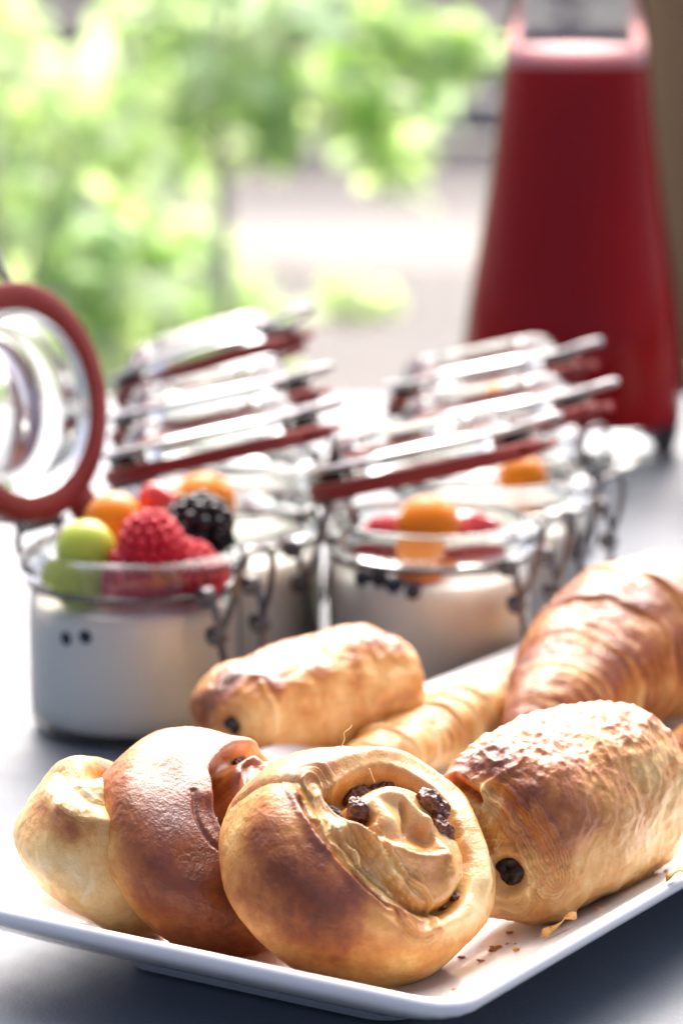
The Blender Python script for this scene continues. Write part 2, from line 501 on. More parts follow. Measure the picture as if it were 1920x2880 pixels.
def seg_dist(P, path):
    """distance of every point to a polyline, and the 0..1 run along it"""
    path = np.asarray(path)
    best = np.full(P.shape[:-1], 1e9); run = np.zeros(P.shape[:-1])
    n = len(path) - 1
    if n == 0:
        return np.linalg.norm(P - path[0], axis=-1), run
    for i in range(n):
        a, b = path[i], path[i + 1]
        ab = b - a
        t = np.clip(((P - a) @ ab) / (ab @ ab + 1e-15), 0, 1)
        d = np.linalg.norm(P - (a + t[..., None] * ab), axis=-1)
        k = d < best
        best[k] = d[k]; run[k] = (i + t[k]) / n
    return best, run

class Bake:
    """surface worked in world axes round an origin c"""
    def __init__(s, G, c=None, center_px=None, sink=.0006):
        s.G = G
        if c is None:
            d = ray(*center_px)
            zc = PLZ - sink - G[..., 2].min()
            c = CAMP + d * ((zc - CAM_H) / d[2])
        s.c = np.array(c)
        s.N = grid_normals(G)
        s.D = np.zeros(G.shape[:2]); s.B = np.full(G.shape[:2], .3); s.K = np.full(G.shape[:2], .4)
        s.LR = np.zeros(G.shape[:2]); s.LW = np.zeros(G.shape[:2])
        W = G + s.c
        s.vis = (s.N * (CAMP - W)).sum(-1) > 0.002
        s.px, s.py = proj(W)
    def pick(s, p):
        d = (s.px - p[0]) ** 2 + (s.py - p[1]) ** 2 + np.where(s.vis, 0, 1e9)
        i = np.unravel_index(np.argmin(d), d.shape)
        return s.G[i]
    def picki(s, p):
        d = (s.px - p[0]) ** 2 + (s.py - p[1]) ** 2 + np.where(s.vis, 0, 1e9)
        return np.unravel_index(np.argmin(d), d.shape)
    def path(s, pts):
        if len(pts) > 2: pts = smooth_path(pts, len(pts) * 3)
        return np.array([s.pick(p) for p in pts])
    def dist(s, pts): return seg_dist(s.G, s.path(pts))
    def stamp(s, pts, w, a, bake=0, gloss=0, flat=False, power=2, taper=False):
        d, t = s.dist(pts)
        if a == 0: d = d + w * (.40 * fbm(s.G * 110, 3) + .10 * pnoise(s.G * 480))
        m = np.exp(-(np.maximum(d, 0) / w) ** power)
        if taper: m = m * np.clip(np.sin(math.pi * np.clip(t, .02, .98)) * 1.6, 0, 1)
        s.D += a * m; s.B += bake * m; s.K += gloss * m
        return m
    def ridges(s, items, bake=0, gloss=0):
        r = np.zeros(s.D.shape); mm = np.zeros(s.D.shape)
        for pts, w, a in items:
            d, t = s.dist(pts)
            m = np.exp(-(d / w) ** 2)
            r = np.maximum(r, a * m); mm = np.maximum(mm, m)
        s.D += r; s.B += bake * mm; s.K += gloss * mm
    def smooth(s, k):
        for _ in range(k):
            D = s.D
            D = (np.roll(D, 1, 1) + 2 * D + np.roll(D, -1, 1)) / 4
            E_ = D.copy(); E_[1:-1] = (D[:-2] + 2 * D[1:-1] + D[2:]) / 4
            s.D = E_
    def layers(s, pts, w, period, amp, off=0, bake=.15, warp=.4, level=None, seed=0):
        """torn lamination: fine leaves of dough running along the line"""
        d, t = s.dist(pts)
        m = np.exp(-((d - off) / w) ** 4)
        s.leaf(d, t, m, period, amp, bake, level, seed)
        return m
    def leaf(s, d, t, m, period, amp, bake=.15, level=None, seed=0, wob=.5):
        '''leaves of dough: coarse steps in the mesh, the fine ones follow the same run in the material'''
        Z = np.zeros_like(d)
        q = np.stack([t * 9 + seed, d / period * .30, Z + seed], -1)
        run = d / period + wob * fbm(q, 3)
        cq = run * .5
        idx = np.floor(cq); fr = cq - idx
        ir = np.clip(pnoise(np.stack([t * 7 + seed, idx * 3.7 + .5, Z + 2.2], -1)) * 1.6 + .55, 0, 1.2)
        saw = (fr ** 2) * sstep(1.0, .86, fr) * ir - .25
        s.D += amp * 1.6 * saw * m
        if level is not None: s.B = s.B * (1 - m) + level * m
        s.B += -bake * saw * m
        new = m > s.LW
        s.LR = np.where(m > .03, np.where(new, run * 1.3, s.LR), s.LR)
        s.LW = np.maximum(s.LW, m)
    def wrinkle(s, scale, amp, seed=0, mask=1, kind='fbm', stretch=None, oct=3):
        P = s.G * scale + seed
        if stretch is not None: P = P @ stretch
        n = ridged(P, oct) - .6 if kind == 'ridged' else fbm(P, oct)
        s.D += amp * n * mask
        return n
    def done(s, name, parent=None, mat=None, crisp=1.0):
        s.B += .15 * fbm(s.G * 62 + 3, 4)
        G = s.G + s.N * s.D[..., None]
        G[0] = G[1].mean(0); G[-1] = G[-2].mean(0)
        if DBG: q = proj(G + s.c); print('BBOX', name, [int(x) for x in (q[0].min(), q[0].max(), q[1].min(), q[1].max())], 'y', s.c, 'zmin', (G[..., 2].min() + s.c[2]).round(4))
        me = grid_mesh(name, G, attrs={'bake': np.where(s.B > .7, .7 + .35 * np.tanh((s.B - .7) / .35 * .6), np.clip(s.B, 0, 1)), 'gloss': np.clip(s.K, 0, 1), 'leaf_run': s.LR, 'leaf_amount': np.clip(s.LW, 0, 1)})
        return me
    def at(s, p, lift=0):
        i = s.picki(p)
        return s.G[i] + s.N[i] * (s.D[i] + lift), s.N[i]

def fit(G, box_, sink=.0006):
    '''stretch a form so that it is as wide and tall as the real bun, standing on the platter'''
    x0, x1, y0, y1 = box_
    cx, cy = (x0 + x1) / 2, (y0 + y1) / 2
    G = G.copy()
    for _ in range(9):
        d = ray(cx, cy)
        zc = PLZ - sink - G[..., 2].min()
        c = CAMP + d * ((zc - CAM_H) / d[2])
        px, py = proj(G + c)
        sx = (x1 - x0) / (px.max() - px.min()); sz = (y1 - y0) / (py.max() - py.min())
        G = G * np.array([sx, (sx * sz) ** .25, sz])
        cx += (x0 + x1) / 2 - (px.max() + px.min()) / 2
        cy += (y0 + y1) / 2 - (py.max() + py.min()) / 2
    d = ray(cx, cy); zc = PLZ - sink - G[..., 2].min()
    return G, CAMP + d * ((zc - CAM_H) / d[2])
def frame(n, up=(0, 0, 1)):
    n = unit(n)
    u = np.cross(up, n); u = unit(u)
    v = np.cross(n, u)
    return np.stack([u, v, n], 1)      # columns: local x, y, z

def raisin(parent, pos, nrm, axes, seed, spin=0.0, name='raisin', mat='raisin'):
    G = super_grid(axes[0], axes[1], axes[2], 1, 1, 44, 60)
    N = grid_normals(G)
    D = ridged(G * 380 + seed * 7.7, 2) * .0008 + fbm(G * 170 + seed, 2) * .0012 - .0006
    G = G + N * D[..., None]
    G[0] = G[1].mean(0); G[-1] = G[-2].mean(0)
    me = grid_mesh(name, G)
    o = link(name, me, M[mat], parent, pos)
    F = frame(nrm, (0.1, .3, 1))
    o.rotation_euler = (Matrix(F.tolist()) @ Matrix.Rotation(spin, 3, 'Z')).to_euler()
    return o

SW = 'raisin swirls on the platter'
# ---- front swirl -------------------------------------------------
def swirl_front():
    n = unit((.52, -.50, .69)); F = frame(n)
    G = super_grid(.0345, .0345, .0180, .62, 1, 330, 520)
    # spiral outline: slightly longer one way
    G, c = fit(G @ F.T, (614, 1395, 2094, 2780))
    b = Bake(G, c)
    face = sstep(.55, .95, (b.N @ n))
    # dough body: uneven
    b.D += .0013 * fbm(G * 38 + 2, 2)
    b.B[:] = .46
    b.stamp([(870, 2490)], .019, 0, .33)  # broad dark patch: browned crust plus wall shade put into the colour
    # wall browning, deepened so the colour also carries the shade on this side
    for p, w_, a in (((860, 2470), .0095, .24), ((930, 2560), .009, .20), ((800, 2390), .008, .14), ((990, 2620), .006, .10), ((760, 2310), .006, .14), ((870, 2160), .006, .28), ((905, 2130), .004, .25), ((830, 2250), .004, .3)):
        b.stamp([p], w_, 0, a)
    for p, w_, a in (((660, 2330), .007, -.12), ((1330, 2500), .01, -.16), ((1120, 2750), .012, -.10), ((1360, 2420), .006, -.16), ((760, 2620), .005, -.14), ((700, 2180), .005, -.05)):
        b.stamp([p], w_, 0, a)
    b.B -= .14 * face
    b.K += .55 * face - .36 * (1 - face)
    # coil: the big inner roll is proud, the outer coil a rim round it
    b.stamp([(1130, 2390)], .0125, .0025)
    rim = [(840, 2190), (925, 2150), (1020, 2126), (1105, 2132), (1190, 2160), (1262, 2212), (1312, 2290), (1345, 2380), (1360, 2480)]
    b.stamp(rim, .0028, .0022, -.02, .1)
    up = lambda pts, h: [(x - h * 5900, y + h * 5200) for x, y in pts]
    # hollow with the raisins
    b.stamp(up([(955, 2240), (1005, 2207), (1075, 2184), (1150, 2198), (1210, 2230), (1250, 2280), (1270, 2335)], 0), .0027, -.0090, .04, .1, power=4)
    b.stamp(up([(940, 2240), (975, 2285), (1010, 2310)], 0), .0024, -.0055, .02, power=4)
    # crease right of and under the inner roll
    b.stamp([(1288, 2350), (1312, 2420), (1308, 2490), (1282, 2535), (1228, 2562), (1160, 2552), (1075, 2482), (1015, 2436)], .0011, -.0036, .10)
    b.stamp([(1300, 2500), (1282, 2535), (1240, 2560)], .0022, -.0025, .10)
    # loops of the inner roll
    b.ridges([(up([(1030, 2300), (1040, 2258), (1080, 2232), (1130, 2236), (1180, 2280), (1228, 2340), (1265, 2400), (1280, 2450)], .004), .0021, .0030),
              (up([(975, 2312), (1040, 2350), (1100, 2384), (1165, 2408), (1220, 2412), (1262, 2398)], .004), .0022, .0030),
              (up([(1070, 2262), (1090, 2300)], .004), .0040, .0030)], -.03, .15)
    b.stamp(up([(1000, 2335), (1060, 2368), (1130, 2402), (1200, 2420), (1260, 2408)], .003), .0020, 0, .14, .2)
    b.stamp(up([(1136, 2258), (1150, 2300), (1146, 2345)], .003), .0009, -.0024, .08)
    b.stamp(up([(1165, 2345), (1210, 2362)], .002), .0030, -.0030, .02)
    b.stamp(up([(1195, 2322)], .002), .0020, .0014, -.05, .2)
    b.stamp([(1180, 2460), (1100, 2430), (1230, 2480)], .0045, 0, .10, .1)
    b.stamp([(1190, 2520), (1130, 2500)], .0030, .0006, -.10)
    b.smooth(5)
    # laminated band between wall and roll
    edge = [(832, 2232), (872, 2330), (960, 2430), (1075, 2545), (1170, 2598), (1230, 2612)]
    b.layers([(880, 2205), (930, 2290), (1000, 2385), (1090, 2480), (1180, 2565)],   .0062, .0014, .0018, off=.001, bake=.24, warp=.30, level=.28)
    b.layers([(660, 2265), (740, 2210), (835, 2205)], .0035, .0012, .00015, bake=.14, warp=.3, seed=4)
    b.stamp(edge, .0016, .0014, .22)
    b.stamp([(845, 2250), (900, 2352), (985, 2450), (1085, 2543)], .0011, -.0016, -.05)
    b.stamp([(905, 2345), (990, 2445), (1090, 2535)], .002, 0, -.12)
    b.stamp([(885, 2215), (945, 2300), (1010, 2370), (1085, 2440)], .0013, .0012, .06)
    b.stamp([(1180, 2590), (1260, 2600), (1330, 2560)], .002, .0008, -.1)
    b.stamp([(1395, 2400), (1370, 2300)], .002, 0, -.1)
    # crust
    wall = 1 - face
    b.wrinkle(260, .00016, 3, wall)
    b.wrinkle(560, .00008, 8, .4 + .6 * wall, 'ridged', oct=2)
    b.wrinkle(220, .00018, 12, .5 * face + .3, 'fbm')
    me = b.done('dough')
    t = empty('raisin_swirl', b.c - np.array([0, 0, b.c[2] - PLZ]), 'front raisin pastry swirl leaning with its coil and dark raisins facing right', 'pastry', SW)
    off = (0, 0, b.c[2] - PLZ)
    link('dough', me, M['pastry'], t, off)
    def rs(px, axes, seed, lift, spin=0):
        pass
        p, nn = b.at(px, lift)
        raisin(t, p + np.array(off), n, axes, seed, spin)
    rs((965, 2262), (.0030, .0048, .0030), 1, .0010, .9)
    rs((1000, 2285), (.0028, .0036, .0028), 2, .0006, .4)
    rs((1040, 2195), (.0050, .0028, .0028), 3, .0010, .1)
    rs((1105, 2180), (.0050, .0030, .0030), 4, .0012, .2)
    rs((1180, 2212), (.0038, .0028, .0028), 5, .0014, -.6)
    rs((1212, 2268), (.0052, .0030, .0030), 6, .0014, -.85)
    rs((1244, 2328), (.0036, .0026, .0026), 7, .0010, -.9)
    rs((1300, 2500), (.0024, .0014, .0013), 8, .0001, -.9)
    rs((1275, 2540), (.0022, .0012, .0011), 9, .0001, -.5)
    # a dry thread of dough standing on the crust
    p, nn = b.at((958, 2096), 0)
    pts = smooth_path([p, p + np.array([.0010, 0, .0022]), p + np.array([.0009, .0, .0040]), p + np.array([.0024, 0, .0052]), p + np.array([.0030, 0, .0062])], 24)
    link('dough_thread', mesh_from('dough_thread', *tube(pts, .00012, 5)), M['pastry'], t, off)
    p, nn = b.at((1062, 2185), .006)
    pts = smooth_path([p, p + np.array([-.0006, 0, .0016]), p + np.array([-.0014, 0, .0038])], 14)
    link('dough_thread', mesh_from('dough_thread', *tube(pts, .00018, 5)), M['pastry'], t, off)
    return b
# ---- middle swirl ------------------------------------------------
def swirl_middle():
    n = unit((.53, -.46, .70)); F = frame(n)
    G, c = fit(super_grid(.0350, .0350, .0150, .60, 1, 250, 420) @ F.T, (266, 900, 2046, 2692))
    b = Bake(G, c)
    face = sstep(.5, .95, (b.N @ n))
    b.D += .0014 * fbm(G * 38 + 31, 2)
    b.B[:] = .67
    for p, w_, a in (((550, 2250), .010, .22), ((460, 2300), .012, .16), ((580, 2400), .014, .22), ((480, 2450), .014, .14), ((600, 2560), .014, .16), ((390, 2290), .006, .12), ((520, 2180), .006, .14), ((700, 2620), .012, .1)):
        b.stamp([p], w_, 0, a)
    for p, w_, a in (((290, 2380), .009, -.34), ((310, 2480), .008, -.32), ((400, 2590), .008, -.22), ((430, 2110), .010, -.24), ((620, 2060), .008, -.18), ((520, 2100), .006, -.1), ((760, 2100), .008, -.2)):
        b.stamp([p], w_, 0, a)
    b.K += .35 * face
    b.stamp([(560, 2220), (470, 2330)], .011, 0, 0, .30); b.K -= .28 * (1 - face)
    # arch of the outer coil and hollow
    b.stamp([(572, 2240), (575, 2180), (610, 2120), (680, 2100), (760, 2120), (830, 2160)], .0040, .0020, 0, .1)
    b.stamp([(565, 2215), (580, 2290), (615, 2350), (658, 2400)], .0050, .0008, -.12, .3)
    b.stamp([(575, 2200), (588, 2285), (625, 2355)], .0012, .0007, .12)
    b.stamp([(592, 2210), (604, 2285), (636, 2345)], .0008, -.0006, -.10)
    b.stamp([(612, 2190), (626, 2270), (655, 2345), (700, 2385)], .0026, -.0085, -.10, power=4)
    b.stamp([(610, 2180), (650, 2135), (705, 2120), (765, 2150), (800, 2200)], .0022, -.0070, -.15, power=4)
    # inner coil
    b.stamp([(700, 2230)], .0080, .0045, -.06, .2)
    b.ridges([([(636, 2200), (640, 2150), (676, 2136), (716, 2160), (745, 2200)], .0024, .0026)], -.05, .4)
    b.stamp([(655, 2165), (648, 2215), (658, 2270), (680, 2310)], .0016, .0012, .10, .4)
    b.stamp([(685, 2160), (675, 2215), (688, 2270)], .0008, -.0016, .10)
    b.stamp([(640, 2215), (650, 2265)], .003, 0, .14, .2)
    # crack along the wall edge
    b.smooth(4)
    b.stamp([(540, 2230), (548, 2290), (578, 2355), (630, 2405), (690, 2450)], .0007, -.0008, .06)
    wall = 1 - face
    b.wrinkle(240, .00020, 13, wall)
    b.wrinkle(500, .00012, 18, .4 + .6 * wall, 'ridged', oct=2)
    me = b.done('dough')
    t = empty('raisin_swirl', b.c - np.array([0, 0, b.c[2] - PLZ]), 'dark brown raisin pastry swirl in the middle of the three, behind the front one', 'pastry', SW)
    off = (0, 0, b.c[2] - PLZ)
    link('dough', me, M['pastry'], t, off)
    for px, ax, sd_, lf in (((648, 2360), (.004, .0026, .0026), 21, .002), ((700, 2118), (.003, .0016, .0016), 22, .0012), ((625, 2300), (.0036, .0022, .0022), 23, .0010)):
        p, nn = b.at(px, lf); raisin(t, p + np.array(off), n, ax, sd_, .8)
    return b
# ---- left swirl --------------------------------------------------
def swirl_left():
    n = unit((.60, -.02, .80)); F = frame(n)
    G, c = fit(super_grid(.0287, .0287, .0175, .50, 1, 220, 360) @ F.T, (46, 580, 2126, 2645))
    b = Bake(G, c)
    face = sstep(.55, .95, (b.N @ n))
    b.D += .0013 * fbm(G * 40 + 61, 2)
    b.B[:] = .28
    for p, w_, a in (((190, 2295), .006, .16), ((175, 2330), .007, .12), ((220, 2330), .006, .12), ((260, 2330), .006, .12), ((300, 2150), .004, .25), ((110, 2250), .005, .08), ((420, 2640), .008, .2)):
        b.stamp([p], w_, 0, a)
    for p, w_, a in (((200, 2480), .012, -.10), ((80, 2400), .008, -.06)):
        b.stamp([p], w_, 0, a)
    b.stamp([(182, 2272)], .0042, .0020, .08)
    b.stamp([(200, 2282), (240, 2300), (290, 2310)], .0026, .0015, .14)
    b.stamp([(135, 2250), (170, 2210), (182, 2275)], .003, .0008, .05)
    b.layers([(165, 2170), (200, 2215), (250, 2260), (310, 2275)], .0062, .0014, .0009, bake=.20, warp=.3, level=.12)
    b.stamp([(245, 2190), (290, 2170), (340, 2190)], .0030, -.0034, .06)
    b.stamp([(285, 2200)], .0050, .0024, -.05, .2)
    b.stamp([(190, 2150), (250, 2135), (320, 2140)], .0040, .0012, .06)
    b.smooth(6)
    wall = 1 - face
    b.wrinkle(130, .00022, 63, wall, 'ridged', oct=2)
    b.wrinkle(380, .00012, 68, 1)
    # small cracks of the pale dough
    for pth in ([(255, 2440), (250, 2490), (228, 2540)], [(200, 2520), (250, 2510), (262, 2480)], [(185, 2545), (225, 2560)]):
        b.stamp(pth, .0006, -.0003, -.10)
        b.stamp(pth, .0016, .0001, .03)
    me = b.done('dough')
    t = empty('raisin_swirl', b.c - np.array([0, 0, b.c[2] - PLZ]), 'pale raisin pastry swirl leftmost on the platter, half behind the dark one', 'pastry', SW)
    link('dough', me, M['pastry'], t, (0, 0, b.c[2] - PLZ))
    return b
# ---- chocolate rolls ---------------------------------------------
CR = 'chocolate rolls on the platter'
def roll(bbox, ax, half, seed, label, pale, paint, choc, extra, sink=.0006):
    a = unit((ax[0], ax[1], ax[2] if len(ax) > 2 else 0))
    F = frame(-a)            # local z = near end
    G = super_grid(half[1], half[2], half[0], .50, .80, 250, 380) @ F.T
    G, c = fit(G, bbox, sink)
    b = Bake(G, c)
    endn = -a
    end = sstep(.45, .9, b.N @ endn)
    top = sstep(.25, .8, b.N[..., 2])
    b.D += .0018 * fbm(G * 42 + seed, 3)
    b.B[:] = pale
    b.B += .16 * top
    for p, w_, v in paint: b.stamp([p], w_, 0, v)
    extra(b, end, top, a)
    me = b.done('dough')
    off = np.array((0, 0, b.c[2] - PLZ))
    t = empty('chocolate_roll', b.c - off, label, 'pastry', CR)
    link('dough', me, M['pastry'], t, off)
    for px, r, ln, lift in choc:
        i = b.picki(px)
        p = b.G[i] + b.N[i] * (b.D[i] + lift)
        pr = [(1e-5, -ln), (r * .9, -ln), (r, -ln * .8), (r, -r * .3), (r * .92, -r * .12), (r * .75, -.0001), (r * .5, .0003), (r * .25, .0), (1e-5, 0.0001)]
        G2 = np.array([[(q * math.cos(k) * (1 + .09 * math.sin(3 * k + 1) + .05 * math.sin(7 * k)), q * math.sin(k) * (.90 + .10 * math.sin(2 * k + .5)), z + .0005 * math.sin(5 * k) * (q / r) ** 2 + .0007 * math.sin(q * 900 + 2 * k)) for k in np.linspace(0, 2 * math.pi, 32, endpoint=False)] for q, z in pr])
        o = link('chocolate_stick', grid_mesh('chocolate_stick', G2, flip=True), M['chocolate'], t, p + off)
        o.rotation_euler = Matrix(F.tolist()).to_euler()
    return b
def ex1(b, end, top, a):
    rad, _ = b.dist([(1425, 2455)])
    # dough leaves wound round the chocolate
    q = b.G - b.pick((1425, 2455))
    ang = np.arctan2(q[..., 2], q @ unit((.82, -.57, 0)))
    tt = .5 + .5 * np.cos(ang * .5 + .6)
    m = end * sstep(.004, .007, rad)
    b.leaf(rad * (1 + .22 * np.cos(ang * 2 + .4)), tt, m * .6, .0026, .0006, .12, None, 3, .9)
    b.B -= .06 * end
    b.stamp([(1425, 2455)], .0052, -.0024, -.02, power=4)
    d, _ = b.dist([(1425, 2455)])
    b.D += .0012 * np.exp(-((d - .0062) / .0014) ** 2)
    b.B -= .08 * np.exp(-((d - .0062) / .002) ** 2)
    # dark pocket of the second stick and fold of the top sheet
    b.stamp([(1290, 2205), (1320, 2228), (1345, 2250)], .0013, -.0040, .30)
    b.stamp([(1275, 2190), (1330, 2195), (1360, 2230)], .0018, .0016, .05)
    b.stamp([(1355, 2275), (1365, 2215), (1395, 2190)], .0010, .0012, -.08)
    b.layers([(1380, 2210), (1450, 2280), (1530, 2400), (1560, 2480)], .0055, .0015, .0007, off=.002, bake=.14, warp=.45, seed=3)
    # blistered, flaky top
    b.wrinkle(95, .0011, 4, top, 'ridged', oct=2)
    n = b.wrinkle(230, .00035, 6, top * .9 + .1, 'ridged')
    b.B += .13 * top * np.clip(n, -1, 1)
    b.wrinkle(330, .00014, 9, 1)
    side = (1 - end) * (1 - top)
    b.wrinkle(120, .0005, 14, side, 'ridged', oct=2)
    b.K += .15 * top
roll((1236, 1928, 1976, 2600), (.57, .82), (.0405, .0215, .0258), 3.3, 'large chocolate roll at right front with a dark chocolate stick end showing', .35,
     [((1400, 2140), .006, .45), ((1340, 2130), .006, .3), ((1470, 2230), .006, .25), ((1560, 2300), .010, .20), ((1600, 2360), .010, .14), ((1700, 2240), .012, .10), ((1600, 2120), .010, .12), ((1480, 2360), .007, .16), ((1700, 2480), .012, -.06), ((1850, 2400), .012, -.06)],
     [((1425, 2455), .0046, .02, .0012)], ex1, -.002)
def ex2(b, end, top, a):
    rad, _ = b.dist([(640, 2045)])
    q = b.G - b.pick((640, 2045))
    ang = np.arctan2(q[..., 2], q @ unit((.67, -.74, 0)))
    b.leaf(rad * (1 + .22 * np.cos(ang * 2 + .4)), .5 + .5 * np.cos(ang * .5 + .6), end * sstep(.003, .006, rad), .0022, .0005, .10, None, 5, .9)
    b.stamp([(640, 2045)], .0042, -.0020, .1, power=4)
    b.stamp([(735, 1930), (770, 1990), (775, 2060)], .0010, .0010, -.15)
    b.stamp([(640, 1905), (720, 1905), (780, 1940)], .0022, .0010, .2)
    # stretch creases along the side
    u = unit(np.array([.2, .1, .97]))
    b.wrinkle(120, .0006, 23, (1 - end) * .9, 'ridged', oct=2)
    b.wrinkle(330, .00014, 26, 1)
    n = fbm(b.G * 130 + 55, 3)
    b.B += .10 * n * (1 - end)
    b.K += .25 * top
roll((540, 1188, 1756, 2205), (.84, .50, .20), (.0360, .0210, .0210), 8.1, 'small chocolate roll lying behind the raisin swirls near the jars', .30,
     [((600, 1950), .007, .45), ((680, 1890), .008, .42), ((740, 1890), .005, .35), ((560, 2010), .006, .3), ((1040, 1790), .007, .22), ((1100, 1800), .006, .15), ((900, 1850), .006, .12), ((850, 2030), .012, .06), ((1050, 1980), .010, .03), ((1120, 2050), .008, .22), ((1150, 1880), .006, -.05)],
     [((640, 2045), .0036, .015, .0010)], ex2)

# ---- croissants --------------------------------------------------
CG = 'croissants at the back of the platter'
def croissant(path, rad, steps, seed, label, bake0, glossy, squash=.92, nr=300, ns=260, step=.075):
    """path: local centre line; the wound sheet makes stepped bands"""
    P = smooth_path(path, nr)
    rr = smooth_path([(r, 0, 0) for r in rad], nr)[:, 0]
    T = np.gradient(P, axis=0); T /= np.linalg.norm(T, axis=1)[:, None]
    th = np.linspace(0, 2 * math.pi, ns, endpoint=False)
    G = np.zeros((nr, ns, 3))
    up = np.array([0, 0, 1.0])
    s = np.linspace(0, 1, nr)
    endr = np.clip(np.minimum(s, 1 - s) / .035, 0, 1) ** .5
    for i in range(nr):
        side = unit(np.cross(up, T[i])); u2 = np.cross(T[i], side)
        G[i] = P[i] + rr[i] * endr[i] * (np.cos(th)[:, None] * side + squash * np.sin(th)[:, None] * u2)
    c0 = np.array([P[:, 0].mean(), P[:, 1].mean(), PLZ])
    b = Bake(G - c0, c=c0)
    # bands: distance from the middle, skewed round the roll
    x = np.abs(s - .5)[:, None] * 2 + .05 * np.cos(th)[None, :] * np.sign(s - .5)[:, None]
    x = x + .040 * fbm(b.G * 30 + seed, 3)
    ph = (1 - x) * steps
    fr = ph % 1
    hgt = sstep(0, .16, fr) * (1 - .55 * fr)          # each sheet edge stands proud and falls away
    b.D += rr[:, None] * step * hgt * np.clip(.7 + fbm(b.G * 35 + seed + 2, 2), .2, 1.5) - rr[:, None] * .04
    wobl = fbm(b.G * 45 + seed, 3) * .9
    run = ph * 7 + wobl
    lam = (run * .5) % 1
    amp = np.clip(fbm(b.G * 90 + seed + 4, 2) * 1.3 + .5, 0, 1.2)
    b.D += .0013 * ((lam ** 2) * sstep(1, .86, lam) - .25) * amp
    b.LR = run * .5; b.LW = np.clip(.5 + amp, 0, 1)
    b.B[:] = bake0
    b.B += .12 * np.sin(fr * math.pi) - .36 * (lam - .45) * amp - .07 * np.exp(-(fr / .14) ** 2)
    b.B += .16 * fbm(b.G * 55 + seed + 8, 3)
    b.B -= .20 * sstep(.2, -.8, b.N[..., 2])
    b.K[:] = glossy
    b.wrinkle(330, .00012, seed, 1)
    b.D += .0010 * fbm(b.G * 60 + seed + 1, 2)
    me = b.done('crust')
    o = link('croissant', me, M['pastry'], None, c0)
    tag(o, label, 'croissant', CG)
    return b
croissant([(.0600, .992, .0185), (.0745, 1.018, .0290), (.0985, 1.052, .0395), (.1320, 1.070, .0380), (.1650, 1.056, .0320), (.1780, 1.008, .0200)],
          [.0085, .0200, .0300, .0300, .0220, .0080], 6.4, 1.5, 'big glossy brown croissant rising behind the large chocolate roll', .55, .7)
croissant([(.1085, .984, .0185), (.1220, .992, .0210), (.1420, 1.000, .0240), (.1600, 1.020, .0200)],
          [.0060, .0100, .0130, .0070], 4.2, 4.5, 'croissant tip just entering at the right edge beside the large chocolate roll', .42, .6)
croissant([(.0030, .960, .0180), (.0200, .985, .0205), (.0380, 1.014, .0210), (.0570, 1.046, .0205), (.0780, 1.086, .0190), (.1080, 1.115, .0190)],
          [.0070, .0108, .0118, .0112, .0100, .0060], 7.5, 7.5, 'low golden croissant lying behind, its thin arm between the two chocolate rolls', .28, .8, step=.20)

swirl_left(); swirl_middle(); swirl_front()

# flakes of crust fallen on the platter
def flake(px, dx, dy, seed, label, mat='pastry'):
    p = at_z(px[0], px[1], PLZ + .0012)
    for _ in range(6): p = at_z(px[0], px[1], plate_z(p[0], p[1]) + .0012)
    pz = plate_z(p[0], p[1])
    n = 9
    V = []; Fc = []
    for k in range(n):
        t = k / (n - 1) - .5
        wd = dy * (1 - (2 * t) ** 2) ** .5 * (.8 + .3 * math.sin(seed + k * 2.1)) + .0001
        for q in (-1, 1):
            for zz in (0, .0003):
                V.append((t * dx, q * wd, zz + .0014 * math.sin(t * 3 + seed) + .0009 * q * math.sin(k + seed)))
    for k in range(n - 1):
        o = k * 4; e = o + 4
        Fc += [(o, e, e + 2, o + 2), (o + 1, o + 3, e + 3, e + 1), (o, o + 1, e + 1, e), (o + 2, e + 2, e + 3, o + 3)]
    Fc += [(0, 2, 3, 1), ((n - 1) * 4, (n - 1) * 4 + 1, (n - 1) * 4 + 3, (n - 1) * 4 + 2)]
    me = mesh_from('pastry_flake', V, Fc)
    me.attributes.new('bake', 'FLOAT', 'POINT').data.foreach_set('value', [.42] * len(V))
    zmin = min(v[2] for v in V)
    o = link('pastry_flake', me, M[mat], None, (p[0], p[1], pz - zmin + .0006))
    o.rotation_euler = (0, 0, .75)
    tag(o, label, 'pastry flake')
flake((1570, 2618), .014, .0013, .4, 'thin pale flake of crust on the platter in front of the large chocolate roll')
def crumbs():
    rg = np.random.default_rng(21)
    parts = []
    for k in range(80):
        px = rg.uniform(250, 1850); 
        a_, b_ = rg.uniform(.018, PL_W - .05), rg.uniform(.022, .30)
        p = FC + PU * a_ + PV * b_ if k % 3 else FC + PU * rg.uniform(.016, .045) + PV * rg.uniform(.025, .16)
        r_ = rg.uniform(.0004, .0012)
        v, f = sphere_part((0, 0, 0), r_, 6, 4, (1, rg.uniform(.5, 1), rg.uniform(.3, .7)))
        v = [(x + rg.normal(0, r_ * .15) + p[0], y_ + rg.normal(0, r_ * .15) + p[1], z + plate_z(p[0], p[1]) + r_ * .4) for x, y_, z in v]
        parts.append((v, f))
    cm = mesh_from('crumbs', *join(*parts), False)
    cm.attributes.new('bake', 'FLOAT', 'POINT').data.foreach_set('value', [.48] * len(cm.vertices))
    o = link('crumbs', cm, M['pastry'])
    tag(o, 'fine crumbs of crust scattered over the white platter', 'crumbs', None, 'stuff')
flake((1905, 2465), .010, .0016, 1.7, 'small flake of crust on the platter rim side at the right edge')

